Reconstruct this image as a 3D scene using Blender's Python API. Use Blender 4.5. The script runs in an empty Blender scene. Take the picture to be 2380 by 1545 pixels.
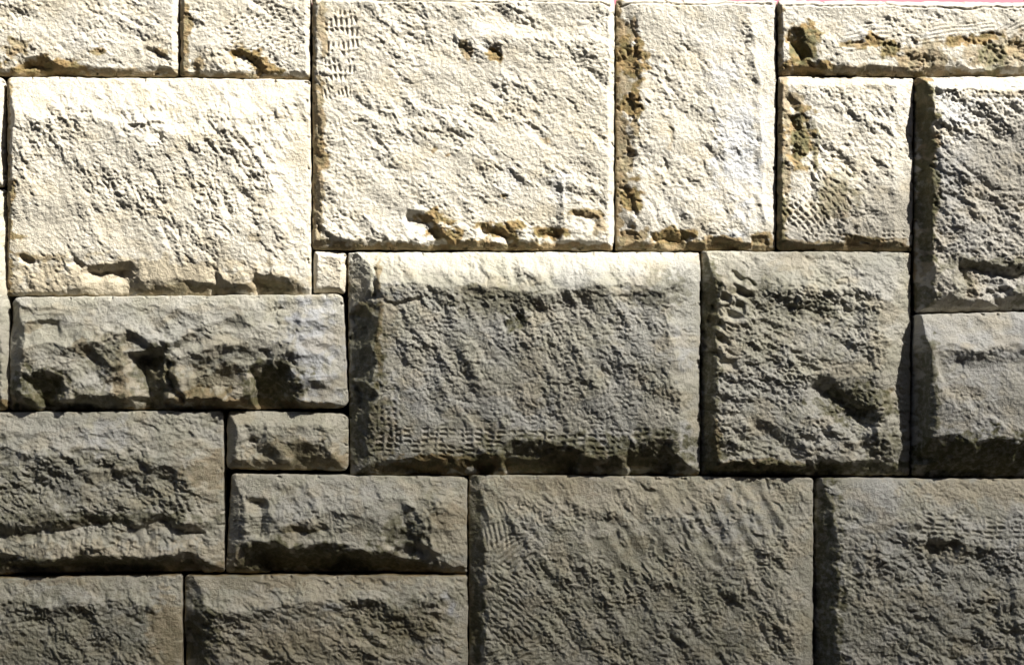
import bpy, math, random
import numpy as np
from mathutils import Vector

# ------------------------------------------------------------------ camera, light, exposure
S = 1.6 / 2380.0                       # metres per drawing unit on the wall face
CX, CY, CZ = 1190.0, 772.5, 1.30       # drawing centre and its height above the ground
sc = bpy.context.scene
COL = sc.collection

cam_d = bpy.data.cameras.new('camera')
cam_d.lens = 65.0; cam_d.sensor_width = 36.0; cam_d.clip_end = 500.0; cam_d.clip_start = 0.05
cam = bpy.data.objects.new('camera', cam_d); COL.objects.link(cam)
cam.location = (0.0, -1.6 * 65.0 / 36.0, CZ)
cam.rotation_euler = (math.pi / 2, 0, 0)
sc.camera = cam

GRAZE = math.radians(27.0)             # angle between sun ray and wall face
TILT = math.radians(39.0)              # sun leans to the right of straight up
L = Vector((math.cos(GRAZE) * math.sin(TILT), -math.sin(GRAZE), math.cos(GRAZE) * math.cos(TILT)))
ELEV = math.asin(L.z); AZ = math.atan2(L.x, L.y)

world = bpy.data.worlds.new('World'); sc.world = world; world.use_nodes = True
wn = world.node_tree.nodes; wl = world.node_tree.links
sky = wn.new('ShaderNodeTexSky'); sky.sky_type = 'NISHITA'; sky.sun_disc = False
sky.sun_elevation = ELEV; sky.sun_rotation = AZ; sky.air_density = 0.8; sky.dust_density = 1.5; sky.ozone_density = 0.3
wn['Background'].inputs[1].default_value = 0.05
wl.new(sky.outputs[0], wn['Background'].inputs[0])

sun_d = bpy.data.lights.new('sun', 'SUN'); sun_d.energy = 5.0; sun_d.angle = math.radians(0.53)
sun_d.color = (1.0, 0.96, 0.88)
sun = bpy.data.objects.new('sun', sun_d); COL.objects.link(sun)
sun.rotation_euler = L.to_track_quat('Z', 'Y').to_euler()

sc.view_settings.view_transform = 'Standard'; sc.view_settings.look = 'None'
sc.view_settings.gamma = 1.0; sc.view_settings.use_curve_mapping = False
sc.view_settings.exposure = 1.46

# ------------------------------------------------------------------ noise
_P = np.random.RandomState(7).permutation(256).astype(np.int32)
_P = np.concatenate([_P, _P, _P])
_A = np.linspace(0, 2 * np.pi, 256, endpoint=False)
_GX, _GY = np.cos(_A).astype(np.float32), np.sin(_A).astype(np.float32)

def pn(x, y, seed=0):
    x = x + seed * 17.31; y = y + seed * 9.77
    xi = np.floor(x).astype(np.int32); yi = np.floor(y).astype(np.int32)
    xf = (x - xi).astype(np.float32); yf = (y - yi).astype(np.float32)
    xi = xi & 255; yi = yi & 255
    u = xf * xf * xf * (xf * (xf * 6 - 15) + 10); v = yf * yf * yf * (yf * (yf * 6 - 15) + 10)
    def g(ix, iy, dx, dy):
        h = _P[(_P[ix & 255] + iy) & 511] & 255
        return _GX[h] * dx + _GY[h] * dy
    a = g(xi, yi, xf, yf); b = g(xi + 1, yi, xf - 1, yf)
    c = g(xi, yi + 1, xf, yf - 1); d = g(xi + 1, yi + 1, xf - 1, yf - 1)
    return 1.5 * (a + u * (b - a) + v * ((c + u * (d - c)) - (a + u * (b - a))))

def fbm(x, y, seed=0, octv=3, gain=0.5):
    r = 0; a = 1.0
    for i in range(octv):
        r = r + a * pn(x, y, seed + i * 3.7); x = x * 2.03; y = y * 2.03; a *= gain
    return r

def sstep(x, a, b):
    t = np.clip((x - a) / (b - a), 0, 1); return t * t * (3 - 2 * t)

# ------------------------------------------------------------------ relief vocabulary (drawing units; y runs down)
def poly_dist(px, py, pts):
    """signed distance (positive = below / left of a line drawn rightwards / downwards) and taper parameter"""
    best = np.full(px.shape, 1e9); sg = np.zeros(px.shape); tt = np.zeros(px.shape)
    ln = [math.hypot(pts[i + 1][0] - pts[i][0], pts[i + 1][1] - pts[i][1]) for i in range(len(pts) - 1)]
    tot = sum(ln); acc = 0
    for i in range(len(pts) - 1):
        x0, y0 = pts[i]; x1, y1 = pts[i + 1]; dx, dy = x1 - x0, y1 - y0
        t = np.clip(((px - x0) * dx + (py - y0) * dy) / (dx * dx + dy * dy), 0, 1)
        d = np.hypot(px - (x0 + t * dx), py - (y0 + t * dy))
        cr = dx * (py - y0) - dy * (px - x0)
        m = d < best - 1e-6
        best = np.where(m, d, best); sg = np.where(m, np.sign(cr), sg)
        tt = np.where(m, (acc + t * ln[i]) / tot, tt); acc += ln[i]
    return best * sg, tt

class Relief:
    def __init__(s, px, py): s.px, s.py = px, py; s.worked = np.zeros(px.shape)
    def ridge(s, h, pts, w, d, rec=80, lip=0, end=0.15):
        sd, t = poly_dist(s.px, s.py, pts)
        tp = sstep(t, 0.0, end) * sstep(1 - t, 0.0, end)
        fall = np.clip(sd / w, 0, 1); back = np.clip((sd - w) / rec, 0, 1) if rec else 0
        r = -d * fall * (1 - back) * tp
        if lip:
            k = 3.0 * lip
            r = r + lip * np.clip((sd + k) / k, 0, 1) * np.clip(1 - sd / (w * 0.6), 0, 1) * tp
        return h + r
    def groove(s, h, pts, w, d, seed=3):
        sd, t = poly_dist(s.rx, s.ry + 2.5 * pn(s.rx / 22, s.ry / 22, seed), pts)
        return h - d * np.exp(-(sd / w) ** 2)
    def pocket(s, h, x, y, rx, ry, d, ang=0, seed=1):
        ca, sa = math.cos(math.radians(ang)), math.sin(math.radians(ang))
        dx, dy = s.px - x, s.py - y
        u = (dx * ca + dy * sa) / rx; v = (-dx * sa + dy * ca) / ry
        n = pn(s.px / 9, s.py / 9, seed) * 0.45 + pn(s.px / 22, s.py / 22, seed + 4) * 0.35
        r = np.hypot(u, v) + n
        lean = 0.5 + 0.5 * np.clip((dx * 0.54 - dy * 0.84) / (0.5 * (rx + ry)), -1, 1)
        return h - 0.6 * d * sstep(1.05 - r, 0, 0.6) * (0.35 + 0.65 * lean)
    def comb(s, h, x, y, w, l, ang, per, amp, dash=0, seed=2, jit=0.35):
        """tooth-chisel marks: grooves running along 'ang', spaced 'per', cut into dashes of length 'dash'"""
        ca, sa = math.cos(math.radians(ang)), math.sin(math.radians(ang))
        dx, dy = s.rx - x, s.ry - y
        u = dx * ca + dy * sa; v = -dx * sa + dy * ca
        v = v + 3.5 * pn(u / 55, v / 60, seed) + 0.9 * pn(u / 16, v / 20, seed + 3); u = u + jit * per * 1.2 * pn(u / 60, v / 9, seed + 1)
        nn = 9 * pn(s.rx / 24, s.ry / 24, seed + 6)
        m = sstep(w / 2 - np.abs(v) + nn, 0, 8) * sstep(l / 2 - np.abs(u) + nn, 0, 10)
        m = m * sstep(pn(s.px / 30, s.py / 30, seed + 5), -0.5, 0.05)
        g = (0.5 + 0.5 * np.cos(2 * np.pi * v / per)) ** 0.8
        if dash:
            g = g * sstep(0.5 + 0.5 * np.cos(2 * np.pi * (u + 0.25 * dash * pn(u / 60, v / 40, seed + 2)) / dash), 0.05, 0.30)
        s.worked = np.maximum(s.worked, m)
        return h - 0.8 * amp * g * m

def cells(x, y, seed):
    """rounded grains: 1 at a grain's middle falling to 0 between grains"""
    xi = np.floor(x).astype(np.int32); yi = np.floor(y).astype(np.int32)
    best = np.full(x.shape, 9.0, np.float32); val = np.zeros(x.shape, np.float32)
    for ox in (-1, 0, 1):
        for oy in (-1, 0, 1):
            cx = xi + ox; cy = yi + oy
            hsh = _P[(_P[cx & 255] + cy + seed * 31) & 511]
            h2 = _P[hsh + 57]; h3 = _P[hsh + 130]
            d = ((cx + hsh / 255.0 - x) ** 2 + (cy + h2 / 255.0 - y) ** 2).astype(np.float32) + (h3 / 255.0 * 0.35).astype(np.float32)
            best = np.minimum(best, d)
    return 1.0 - np.clip(best, 0, 1.3)

def rough(px, py, amp, ang, seed, coarse=1.0, fine=1.0, st=1.9, sc_=1.0):
    a = math.radians(ang); ca, sa = math.cos(a), math.sin(a)
    wx = px + 5 * pn(px / 24, py / 24, seed + 20); wy = py + 5 * pn(px / 24, py / 24, seed + 21)
    u = (wx * ca + wy * sa) / st; v = -wx * sa + wy * ca
    u = u / sc_; v = v / sc_
    c = fbm(u / 30, v / 30, seed, 3, 0.55) * 6.0 * coarse * sc_ ** 0.5
    c = c + (cells(u / 21, v / 19, seed) - 0.6) * 3.9 * coarse * (0.7 + 0.6 * pn(px / 70, py / 70, seed + 8))
    b = (cells(wx / 10.5 / (0.5 + 0.5 * st), wy / 9.5, seed + 1) - 0.6) * 2.6
    b = b + (cells(px / 6.2, py / 5.8, seed + 2) - 0.6) * 2.1 + fbm(px / 7.5, py / 7, seed + 9, 2, .7) * 1.9
    patch = 0.40 + 0.85 * sstep(fbm(px / 130, py / 100, seed + 30, 2), -0.55, 0.45)
    return amp * (patch * 0.8 * c + fine * b * (0.4 + 0.6 * patch))

# ------------------------------------------------------------------ materials
def new_mat(name):
    m = bpy.data.materials.new(name); m.use_nodes = True
    return m, m.node_tree.nodes, m.node_tree.links, m.node_tree.nodes['Principled BSDF']

def stone_material():
    m, n, l, b = new_mat('sandstone')
    geo = n.new('ShaderNodeNewGeometry'); info = n.new('ShaderNodeObjectInfo')
    def noise(scale, detail=4, rough_=0.6):
        t = n.new('ShaderNodeTexNoise'); t.inputs['Scale'].default_value = scale
        t.inputs['Detail'].default_value = detail; t.inputs['Roughness'].default_value = rough_
        l.new(geo.outputs['Position'], t.inputs['Vector']); return t.outputs['Fac']
    def ramp(f, a, b_, c0=0.0, c1=1.0):
        r = n.new('ShaderNodeMapRange'); l.new(f, r.inputs[0])
        r.inputs[1].default_value = a; r.inputs[2].default_value = b_
        r.inputs[3].default_value = c0; r.inputs[4].default_value = c1; return r.outputs[0]
    def mix(f, c0, c1):
        x = n.new('ShaderNodeMix'); x.data_type = 'RGBA'
        if isinstance(f, float): x.inputs[0].default_value = f
        else: l.new(f, x.inputs[0])
        for i, c in ((6, c0), (7, c1)):
            if isinstance(c, tuple): x.inputs[i].default_value = (*c, 1)
            else: l.new(c, x.inputs[i])
        return x.outputs[2]
    def mul(a, b_):
        x = n.new('ShaderNodeMath'); x.operation = 'MULTIPLY'
        for i, c in ((0, a), (1, b_)):
            if isinstance(c, float): x.inputs[i].default_value = c
            else: l.new(c, x.inputs[i])
        return x.outputs[0]
    def att(nm):
        a = n.new('ShaderNodeAttribute'); a.attribute_name = nm; return a.outputs['Fac']
    c = mix(ramp(noise(9, 5), 0.35, 0.65), (0.43, 0.395, 0.32), (0.51, 0.475, 0.40))
    c = mix(ramp(noise(3.1, 3), 0.45, 0.7, 0, 0.55), c, (0.46, 0.44, 0.39))
    c = mix(ramp(noise(160, 3, 0.7), 0.5, 0.75, 0, 0.6), c, (0.29, 0.26, 0.19))
    c = mix(ramp(noise(420, 2, 0.6), 0.58, 0.75, 0, 0.35), c, (0.62, 0.58, 0.50))
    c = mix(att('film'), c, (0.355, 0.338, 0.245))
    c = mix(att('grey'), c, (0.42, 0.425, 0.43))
    c = mix(att('warm'), c, (0.43, 0.365, 0.25))
    rust = mix(ramp(noise(70, 4), 0.4, 0.62), (0.23, 0.155, 0.065), (0.15, 0.118, 0.045))  # iron-stain brown, also carrying warm shadow and bounce colour
    c = mix(att('rust'), c, rust)
    c = mix(mul(att('moss'), ramp(noise(110, 4), 0.28, 0.55, 0.25, 1.0)), c, (0.10, 0.095, 0.04))  # dark olive growth that also paints shade on facets away from the sun
    l.new(c, b.inputs['Base Color'])
    b.inputs['Roughness'].default_value = 0.72
    l.new(ramp(noise(60, 3), 0.3, 0.7, 0.55, 0.85), b.inputs['Roughness'])
    b.inputs['Specular IOR Level'].default_value = 0.35
    bp = n.new('ShaderNodeBump'); bp.inputs['Strength'].default_value = 0.9; bp.inputs['Distance'].default_value = 0.0016
    ad = n.new('ShaderNodeMath'); ad.operation = 'ADD'
    l.new(noise(520, 3, 0.65), ad.inputs[0]); l.new(noise(230, 2, 0.6), ad.inputs[1])
    l.new(ad.outputs[0], bp.inputs['Height']); l.new(bp.outputs[0], b.inputs['Normal'])
    return m
STONE = stone_material()

def plain(name, c0, c1, scale, rough_=0.9, bump=0.0):
    m, n, l, b = new_mat(name)
    geo = n.new('ShaderNodeNewGeometry')
    t = n.new('ShaderNodeTexNoise'); t.inputs['Scale'].default_value = scale; t.inputs['Detail'].default_value = 5
    l.new(geo.outputs['Position'], t.inputs['Vector'])
    x = n.new('ShaderNodeMix'); x.data_type = 'RGBA'; l.new(t.outputs['Fac'], x.inputs[0])
    x.inputs[6].default_value = (*c0, 1); x.inputs[7].default_value = (*c1, 1)
    l.new(x.outputs[2], b.inputs['Base Color']); b.inputs['Roughness'].default_value = rough_
    if bump:
        bp = n.new('ShaderNodeBump'); bp.inputs['Distance'].default_value = bump
        l.new(t.outputs['Fac'], bp.inputs['Height']); l.new(bp.outputs[0], b.inputs['Normal'])
    return m
MORTAR = plain('dark_bedding_mortar', (0.05, 0.045, 0.035), (0.10, 0.085, 0.06), 60, 1.0, 0.004)
GROUND = plain('asphalt', (0.045, 0.04, 0.035), (0.07, 0.062, 0.05), 4, 0.95, 0.003)
BRICK = plain('brown_brick', (0.07, 0.05, 0.03), (0.11, 0.075, 0.045), 6, 0.9, 0.002)
PINK = plain('pink_paint', (0.42, 0.13, 0.18), (0.50, 0.18, 0.24), 12, 0.6, 0.001)
TIMBER = plain('weathered_timber', (0.16, 0.12, 0.08), (0.24, 0.19, 0.13), 9, 0.85)
STEEL = plain('galvanised_steel', (0.30, 0.31, 0.32), (0.38, 0.39, 0.40), 20, 0.5)

# ------------------------------------------------------------------ the wall
def empty(name, loc=(0, 0, 0)):
    o = bpy.data.objects.new(name, None); COL.objects.link(o); o.location = loc; return o
wall = empty('stone_wall', (0, 0, 0))
wall['label'] = 'rough wall of pale sandstone blocks in sharp slanting sunlight'
wall['category'] = 'wall'

def samples(a, b, lo, hi, fine, coarse):
    """sample positions, fine inside the pictured stretch and coarse outside it"""
    out = [a]
    while out[-1] < b - 1e-6:
        p = out[-1]; out.append(p + (fine if lo - 12 <= p <= hi + 12 else coarse))
    out = np.array(out); out[-1] = b
    if len(out) > 2 and out[-1] - out[-2] < 0.6 * fine: out = np.delete(out, -2)
    return out

FINE = 2.05
def stone(spec):
    q = spec['q']; g_ = 0.8
    q = ((q[0][0] - g_, q[0][1] - g_), (q[1][0] + g_, q[1][1] - g_), (q[2][0] + g_, q[2][1] + g_), (q[3][0] - g_, q[3][1] + g_)); seed = spec['seed']; e = spec.get('e', 0); H = spec.get('H', 20)
    fine = spec.get('fine', FINE); coarse = max(9.0, fine)
    x0 = (q[0][0] + q[3][0]) / 2; x1 = (q[1][0] + q[2][0]) / 2
    y0 = (q[0][1] + q[1][1]) / 2; y1 = (q[3][1] + q[2][1]) / 2
    xs = samples(x0, x1, 0, 2380, fine, coarse); ys = samples(y0, y1, 0, 1545, fine, coarse)
    nx, ny = len(xs), len(ys)
    U, V = np.meshgrid((xs - x0) / (x1 - x0), (ys - y0) / (y1 - y0))
    w, hgt = x1 - x0, y1 - y0
    # rounded corners, in local lengths
    LX, LY = U * w, V * hgt
    d = np.minimum(np.minimum(LX, w - LX), np.minimum(LY, hgt - LY))
    rc = spec.get('rc', (10, 10, 10, 10))
    for k, (cx, cy, sx, sy) in enumerate(((0, 0, 1, 1), (w, 0, -1, 1), (w, hgt, -1, -1), (0, hgt, 1, -1))):
        r = rc[k]; ax = r - (LX - cx) * sx; ay = r - (LY - cy) * sy
        m = (ax > 0) & (ay > 0); dist = np.hypot(ax, ay) + 1e-9
        d = np.where(m, np.maximum(r - dist, 0), d)
        sc_ = np.where(m & (dist > r), r / dist, 1.0)
        LX = np.where(m, cx + sx * (r - ax * sc_), LX); LY = np.where(m, cy + sy * (r - ay * sc_), LY)
    U, V = LX / w, LY / hgt
    PX = (1 - V) * ((1 - U) * q[0][0] + U * q[1][0]) + V * ((1 - U) * q[3][0] + U * q[2][0])
    PY = (1 - V) * ((1 - U) * q[0][1] + U * q[1][1]) + V * ((1 - U) * q[3][1] + U * q[2][1])
    px = PX + 7 * pn(PX / 46, PY / 46, seed + 1) + 3.0 * pn(PX / 15, PY / 15, seed + 2)
    py = PY + 7 * pn(PX / 46, PY / 46, seed + 3) + 3.0 * pn(PX / 15, PY / 15, seed + 4)
    # chisel-cut margins: planes rising from every side to the rough face
    tx, ty = spec.get('tilt', (0, 0))
    h = float(H) + (px - (x0 + x1) / 2) * tx + (py - (y0 + y1) / 2) * ty
    dd = (LX, LY, w - LX, hgt - LY)
    for k in range(4):
        bw, base = spec['bev'][k]
        ja = spec.get('ja', (0.25, 0.25, 0.3, 0.5))[k]
        wob = 1 + ja * pn(px / 85, py / 85, seed + 40 + k) + 0.45 * ja * pn(px / 27, py / 27, seed + 50 + k)
        h = np.minimum(h, base + (H - base) * dd[k] / (bw * wob))
    if 'flake' in spec:            # shell-like hollows meeting in crisp ridges
        fs, fa = spec['flake']
        fx = (PX + 9 * pn(PX / 50, PY / 50, seed + 33)) / fs; fy = (PY + 9 * pn(PX / 50, PY / 50, seed + 34)) / (fs * 0.62)
        fl = 1 - cells(fx + 0.35 * fy, fy, seed + 5); fl2 = 1 - cells(fx * 2.3, fy * 2.3 - 0.3 * fx, seed + 6)
        h = h + fa * (fl - 0.45) * sstep(np.minimum(np.minimum(dd[0], dd[1]), np.minimum(dd[2], dd[3])), 4, 40) + 0.3 * fa * (fl2 - 0.4) * sstep(d, 0, 20)
    onface = np.clip((h / max(H, 1)), 0, 1)
    R = Relief(px, py); R.rx, R.ry = PX, PY
    for f in spec.get('feat', ()):
        h = getattr(R, f[0])(h, *f[1], **(f[2] if len(f) > 2 else {}))
    am, an = spec.get('rough', (1.0, 62))
    co = spec.get('coarse', 1.0)
    n = rough(PX, PY, am, an, seed + 60, co, spec.get('grain', 1.0), spec.get('st', (1.5, 1.9, 2.2)[seed % 3]), spec.get('scale', (0.85, 1.25, 1.0, 1.45)[seed % 4]))
    marg = sstep(d, 2, 14) * 0.75 + 0.25
    h = h + n * marg * (1 - 0.62 * R.worked) * (0.60 + 0.40 * sstep(onface, 0.75, 1.0))
    h = h + 5 * fbm(PX / 150, PY / 120, seed + 70, 2) * sstep(d, 0, 30)
    r = spec.get('arris', 2.6)
    t = np.clip(1 - d / r, 0, 1); h = h - r * (1 - np.sqrt(np.maximum(1 - t * t, 0)))
    chip = sstep(fbm(PX / 15, PY / 15, seed + 75, 2), 0.30, 0.62) + 0.6 * sstep(pn(PX / 46, PY / 46, seed + 76), 0.42, 0.6)
    h = h - 7 * chip * sstep(9 - d + 6 * pn(PX / 20, PY / 20, seed + 77), 0, 9)
    h = np.maximum(h, -26) + e
    # stain masks; brown and dark olive ones also paint shade and warm bounce
    def blob(lst, sd, soft=0.35, gr=1.18):
        a = np.zeros(px.shape)
        nn = fbm(PX / 26, PY / 22, sd, 3) * 0.75
        for (bx, by, rx, ry, st) in lst:
            a = np.maximum(a, st * sstep(1.15 - np.hypot((px - bx) / rx, (py - by) / ry) / gr + nn * 0.8, 0.0, soft))
        return a
    nz = fbm(PX / 30, PY / 18, seed + 80, 3)
    rust = blob(spec.get('rust', ()), seed + 81)
    el, et, er, eb = spec.get('edge_rust', (3, 0, 0, 6))
    for k, wd in enumerate((el, et, er, eb)):
        if wd: rust = np.maximum(rust, 0.85 * sstep(wd * (1 + 0.9 * nz) - dd[k], -1.5, 3.0))  # brown rims: iron stain plus painted warm bounce along the edges
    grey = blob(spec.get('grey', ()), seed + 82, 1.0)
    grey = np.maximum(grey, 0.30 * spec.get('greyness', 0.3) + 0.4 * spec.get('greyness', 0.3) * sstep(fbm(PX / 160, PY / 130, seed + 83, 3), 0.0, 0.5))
    warm = 0.35 * sstep(fbm(PX / 90, PY / 60, seed + 84, 3), 0.15, 0.6) + 0 * px
    warm = np.maximum(warm, blob(spec.get('warm', ()), seed + 86))
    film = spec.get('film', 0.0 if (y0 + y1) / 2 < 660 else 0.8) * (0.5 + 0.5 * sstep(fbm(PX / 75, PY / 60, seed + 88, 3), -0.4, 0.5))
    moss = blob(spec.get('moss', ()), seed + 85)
    # outline wobble
    PX2 = PX + 1.7 * pn(PX / 60, PY / 60, seed + 90) + 1.1 * pn(PX / 17, PY / 17, seed + 91)
    PY2 = PY + 1.7 * pn(PX / 60, PY / 60, seed + 92) + 1.1 * pn(PX / 17, PY / 17, seed + 93)
    X = (PX2 - CX) * S; Z = CZ + (CY - PY2) * S; Y = -h * S
    co_ = np.stack([X.ravel(), Y.ravel(), Z.ravel()], 1)
    idx = np.arange(nx * ny).reshape(ny, nx)
    f = np.stack([idx[:-1, :-1], idx[1:, :-1], idx[1:, 1:], idx[:-1, 1:]], -1).reshape(-1, 4)
    rim = np.concatenate([idx[0, :-1], idx[:-1, -1], idx[-1, :0:-1], idx[:0:-1, 0]])
    nr = len(rim); base = co_[rim]; verts = [co_]; faces = [f]; prev = rim; off = nx * ny
    ctr = np.array([X.mean(), 0, Z.mean()])
    for dep, ins in ((6, 0.0), (30, 1.2), (95, 3.0)):
        ring = base.copy(); ring[:, 1] = np.maximum(base[:, 1] + 2 * S, -e * S + (dep - 6) * S)
        if dep == 95: ring[:, 1] = 95 * S
        dv = ctr - ring; dv[:, 1] = 0; ring = ring + dv / (np.linalg.norm(dv, axis=1)[:, None] + 1e-9) * ins * S
        cur = np.arange(nr) + off; off += nr; verts.append(ring)
        faces.append(np.stack([prev, np.roll(prev, -1), np.roll(cur, -1), cur], 1)); prev = cur
    verts = np.concatenate(verts).astype(np.float32); faces = np.concatenate(faces).astype(np.int32)
    me = bpy.data.meshes.new('stone')
    me.vertices.add(len(verts)); me.vertices.foreach_set('co', verts.ravel())
    me.loops.add(faces.size); me.loops.foreach_set('vertex_index', faces.ravel())
    me.polygons.add(len(faces)); me.polygons.foreach_set('loop_start', np.arange(0, faces.size, 4, dtype=np.int32))
    me.polygons.foreach_set('loop_total', np.full(len(faces), 4, np.int32))
    me.update(calc_edges=True); me.validate()
    me.polygons.foreach_set('use_smooth', np.ones(len(me.polygons), bool))
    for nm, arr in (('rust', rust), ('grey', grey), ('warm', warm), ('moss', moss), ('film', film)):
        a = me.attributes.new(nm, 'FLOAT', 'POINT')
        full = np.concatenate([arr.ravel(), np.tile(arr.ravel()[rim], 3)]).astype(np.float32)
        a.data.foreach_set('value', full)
    me.materials.append(STONE)
    o = bpy.data.objects.new('stone', me); COL.objects.link(o); o.parent = wall
    if 'label' in spec: o['label'] = spec['label']
    return o

def Q(a, b, c, d): return (a, b, c, d)
R_, P_, C_ = 'ridge', 'pocket', 'comb'
stones = []
def add(**k):
    k['seed'] = 11 + 13 * len(stones); stones.append(k)

# --- top course
add(q=Q((-420, -16), (416, -12), (416, 179), (-420, 172)), H=16, bev=((10, 4), (12, 2), (14, 4), (18, 2)), rough=(0.68, 35),
    rc=(8, 8, 12, 8), e=0, label='long pale block at the top left corner with brown pitting along its foot',
    feat=[(R_, ([(28, 152), (70, 132), (110, 138), (150, 158), (215, 172)], 22, 15), dict(rec=40)),
          (P_, (45, 105, 22, 12, 8)), (P_, (75, 122, 18, 14, 8)), (P_, (230, 120, 14, 6, 6)),
          (R_, ([(335, 105), (365, 112), (392, 132)], 10, 7), dict(rec=30)), (P_, (165, 150, 10, 16, 8)),
          (P_, (250, 150, 40, 10, 5))],
    rust=[(110, 160, 85, 17, 1), (250, 170, 150, 6, .7), (40, 115, 26, 16, .8), (232, 120, 14, 7, .9), (378, 122, 20, 9, .8), (165, 158, 10, 14, .8)],
    edge_rust=(2, 0, 0, 11), greyness=.35)
add(q=Q((421, -12), (722, -10), (722, 186), (421, 178)), H=18, bev=((11, 7), (12, 4), (12, 6), (16, 3)), rough=(0.62, 32),
    rc=(8, 8, 5, 6), label='squarish pale block in the top course with a diagonal brown scar',
    feat=[(R_, ([(540, 110), (575, 122), (610, 145), (632, 170)], 15, 12), dict(rec=35)),
          (R_, ([(450, 142), (468, 162), (476, 178)], 12, 9), dict(rec=25)),
          (C_, (610, 90, 150, 150, -30, 12, 4.5), dict(dash=16, jit=.8))],
    rust=[(580, 128, 32, 13, 1), (620, 158, 30, 18, 1), (434, 60, 11, 55, .9), (434, 130, 9, 40, .7), (465, 160, 10, 16, .8), (560, 106, 12, 4, .7)],
    edge_rust=(12, 0, 0, 10), greyness=.15)
add(q=Q((728, -9), (1427, -3), (1425, 582), (728, 580)), H=20, bev=((11, 9), (16, 4), (14, 5), (22, 3)), rough=(0.70, 42),
    rc=(5, 5, 5, 5), e=2, label='largest pale block, second from top middle, with comb marks at its upper left',
    feat=[(C_, (795, 80, 86, 110, 84, 11.5, 6.5), dict(dash=26)), (C_, (790, 165, 76, 60, 86, 10.5, 6.0), dict(dash=22)),
          (C_, (785, 215, 70, 34, 80, 9.5, 5.0), {}),
          (P_, (1084, 122, 16, 20, 8)), (P_, (1150, 128, 17, 15, 10)), (P_, (1328, 255, 12, 28, 8, -25)),
          (R_, ([(942, 488), (985, 492), (1015, 512), (1030, 545), (1062, 566)], 20, 17), dict(rec=40, end=.1)),
          (R_, ([(1110, 520), (1150, 522), (1195, 540), (1218, 556)], 20, 15), dict(rec=35, end=.12)),
          (R_, ([(1240, 535), (1275, 524), (1306, 526)], 20, 13), dict(rec=30, end=.1)),
          (R_, ([(1320, 492), (1352, 490), (1390, 500), (1402, 530)], 14, 10), dict(rec=30)),
          (R_, ([(1312, 400), (1306, 470), (1308, 570)], 12, 4), dict(rec=60, lip=2)),
          (R_, ([(748, 250), (750, 340), (745, 470), (760, 565)], 12, 7), dict(rec=20)),
          ('groove', ([(868, 3), (930, 8), (1000, 5), (1120, 8), (1250, 6), (1370, 8), (1395, 10), (1416, 18)], 1.7, 9)),
          (R_, ([(1050, 52), (1200, 62), (1420, 72)], 30, -7), dict(rec=70)),
          (P_, (1170, 455, 8, 6, 6)), (P_, (1075, 290, 8, 6, 6)), (P_, (1005, 345, 9, 6, 6)), (P_, (835, 285, 8, 7, 6))],
    rust=[(1010, 508, 36, 16, 1), (1040, 550, 34, 16, 1), (1085, 566, 60, 8, .9), (1165, 538, 52, 16, 1), (1275, 540, 34, 14, 1),
          (1360, 497, 38, 10, .9), (1395, 525, 16, 16, .7), (1150, 132, 15, 13, 1), (1084, 122, 11, 18, .8), (758, 100, 9, 26, .7),
          (740, 290, 13, 90, .8), (744, 365, 16, 40, .9), (742, 480, 12, 80, .7), (748, 60, 14, 40, .7), (1150, 574, 260, 7, .9), (1170, 457, 7, 5, .8), (1045, 362, 6, 4, .9), (1005, 348, 8, 5, .8),
          (1265, 330, 10, 5, .6), (740, 560, 16, 20, .7)],
    grey=[(1300, 440, 34, 50, .55), (1160, 90, 40, 30, .5), (1180, 430, 30, 40, .4)], edge_rust=(10, 0, 0, 13), greyness=.2)
add(q=Q((1432, 0), (1803, 4), (1801, 583), (1431, 583)), H=22, bev=((52, 7), (14, 5), (60, 6), (22, 3)), rough=(0.55, 55),
    rc=(5, 5, 5, 5), e=0, label='tall upright pale block with brown scars down its left side',
    feat=[(P_, (1462, 75, 22, 26, 8)), (P_, (1463, 140, 30, 36, 12, 20)), (P_, (1466, 250, 22, 32, 12, -10)),
          (P_, (1458, 375, 18, 36, 10)), (P_, (1460, 465, 24, 36, 12, -20)), (P_, (1462, 550, 24, 18, 9)),
          (P_, (1547, 190, 8, 24, 7)), (P_, (1550, 260, 8, 20, 6)), (P_, (1556, 320, 8, 30, 7)), (P_, (1545, 395, 8, 24, 6)),
          (R_, ([(1508, 538), (1560, 534), (1605, 540), (1622, 562)], 22, 15), dict(rec=25, end=.1)),
          (R_, ([(1630, 556), (1670, 550), (1722, 558)], 16, 11), dict(rec=20)),
          (R_, ([(1742, 552), (1788, 546)], 16, 10), dict(rec=20)),
          ('groove', ([(1440, 17), (1480, 11), (1545, 9), (1620, 16), (1690, 9), (1790, 13)], 1.7, 9)),
          (R_, ([(1746, 60), (1762, 200), (1770, 400), (1778, 560)], 20, 5), dict(rec=60, lip=2))],
    rust=[(1463, 140, 38, 46, 1), (1452, 85, 26, 40, .8), (1446, 320, 16, 60, .8), (1446, 420, 18, 50, .8), (1446, 200, 18, 40, .7), (1600, 572, 170, 10, .9), (1478, 560, 40, 22, .8), (1466, 245, 22, 28, 1), (1478, 285, 8, 26, .8), (1456, 375, 16, 34, .8),
          (1462, 462, 24, 34, 1), (1462, 552, 24, 18, .9), (1558, 548, 50, 15, 1), (1675, 560, 48, 11, .9), (1766, 558, 26, 13, .9),
          (1556, 320, 6, 22, .5)],
    grey=[(1720, 370, 70, 170, .95), (1680, 160, 50, 90, .6), (1560, 480, 60, 50, .35), (1740, 500, 50, 60, .4)], edge_rust=(12, 0, 0, 12), greyness=.3)
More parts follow.
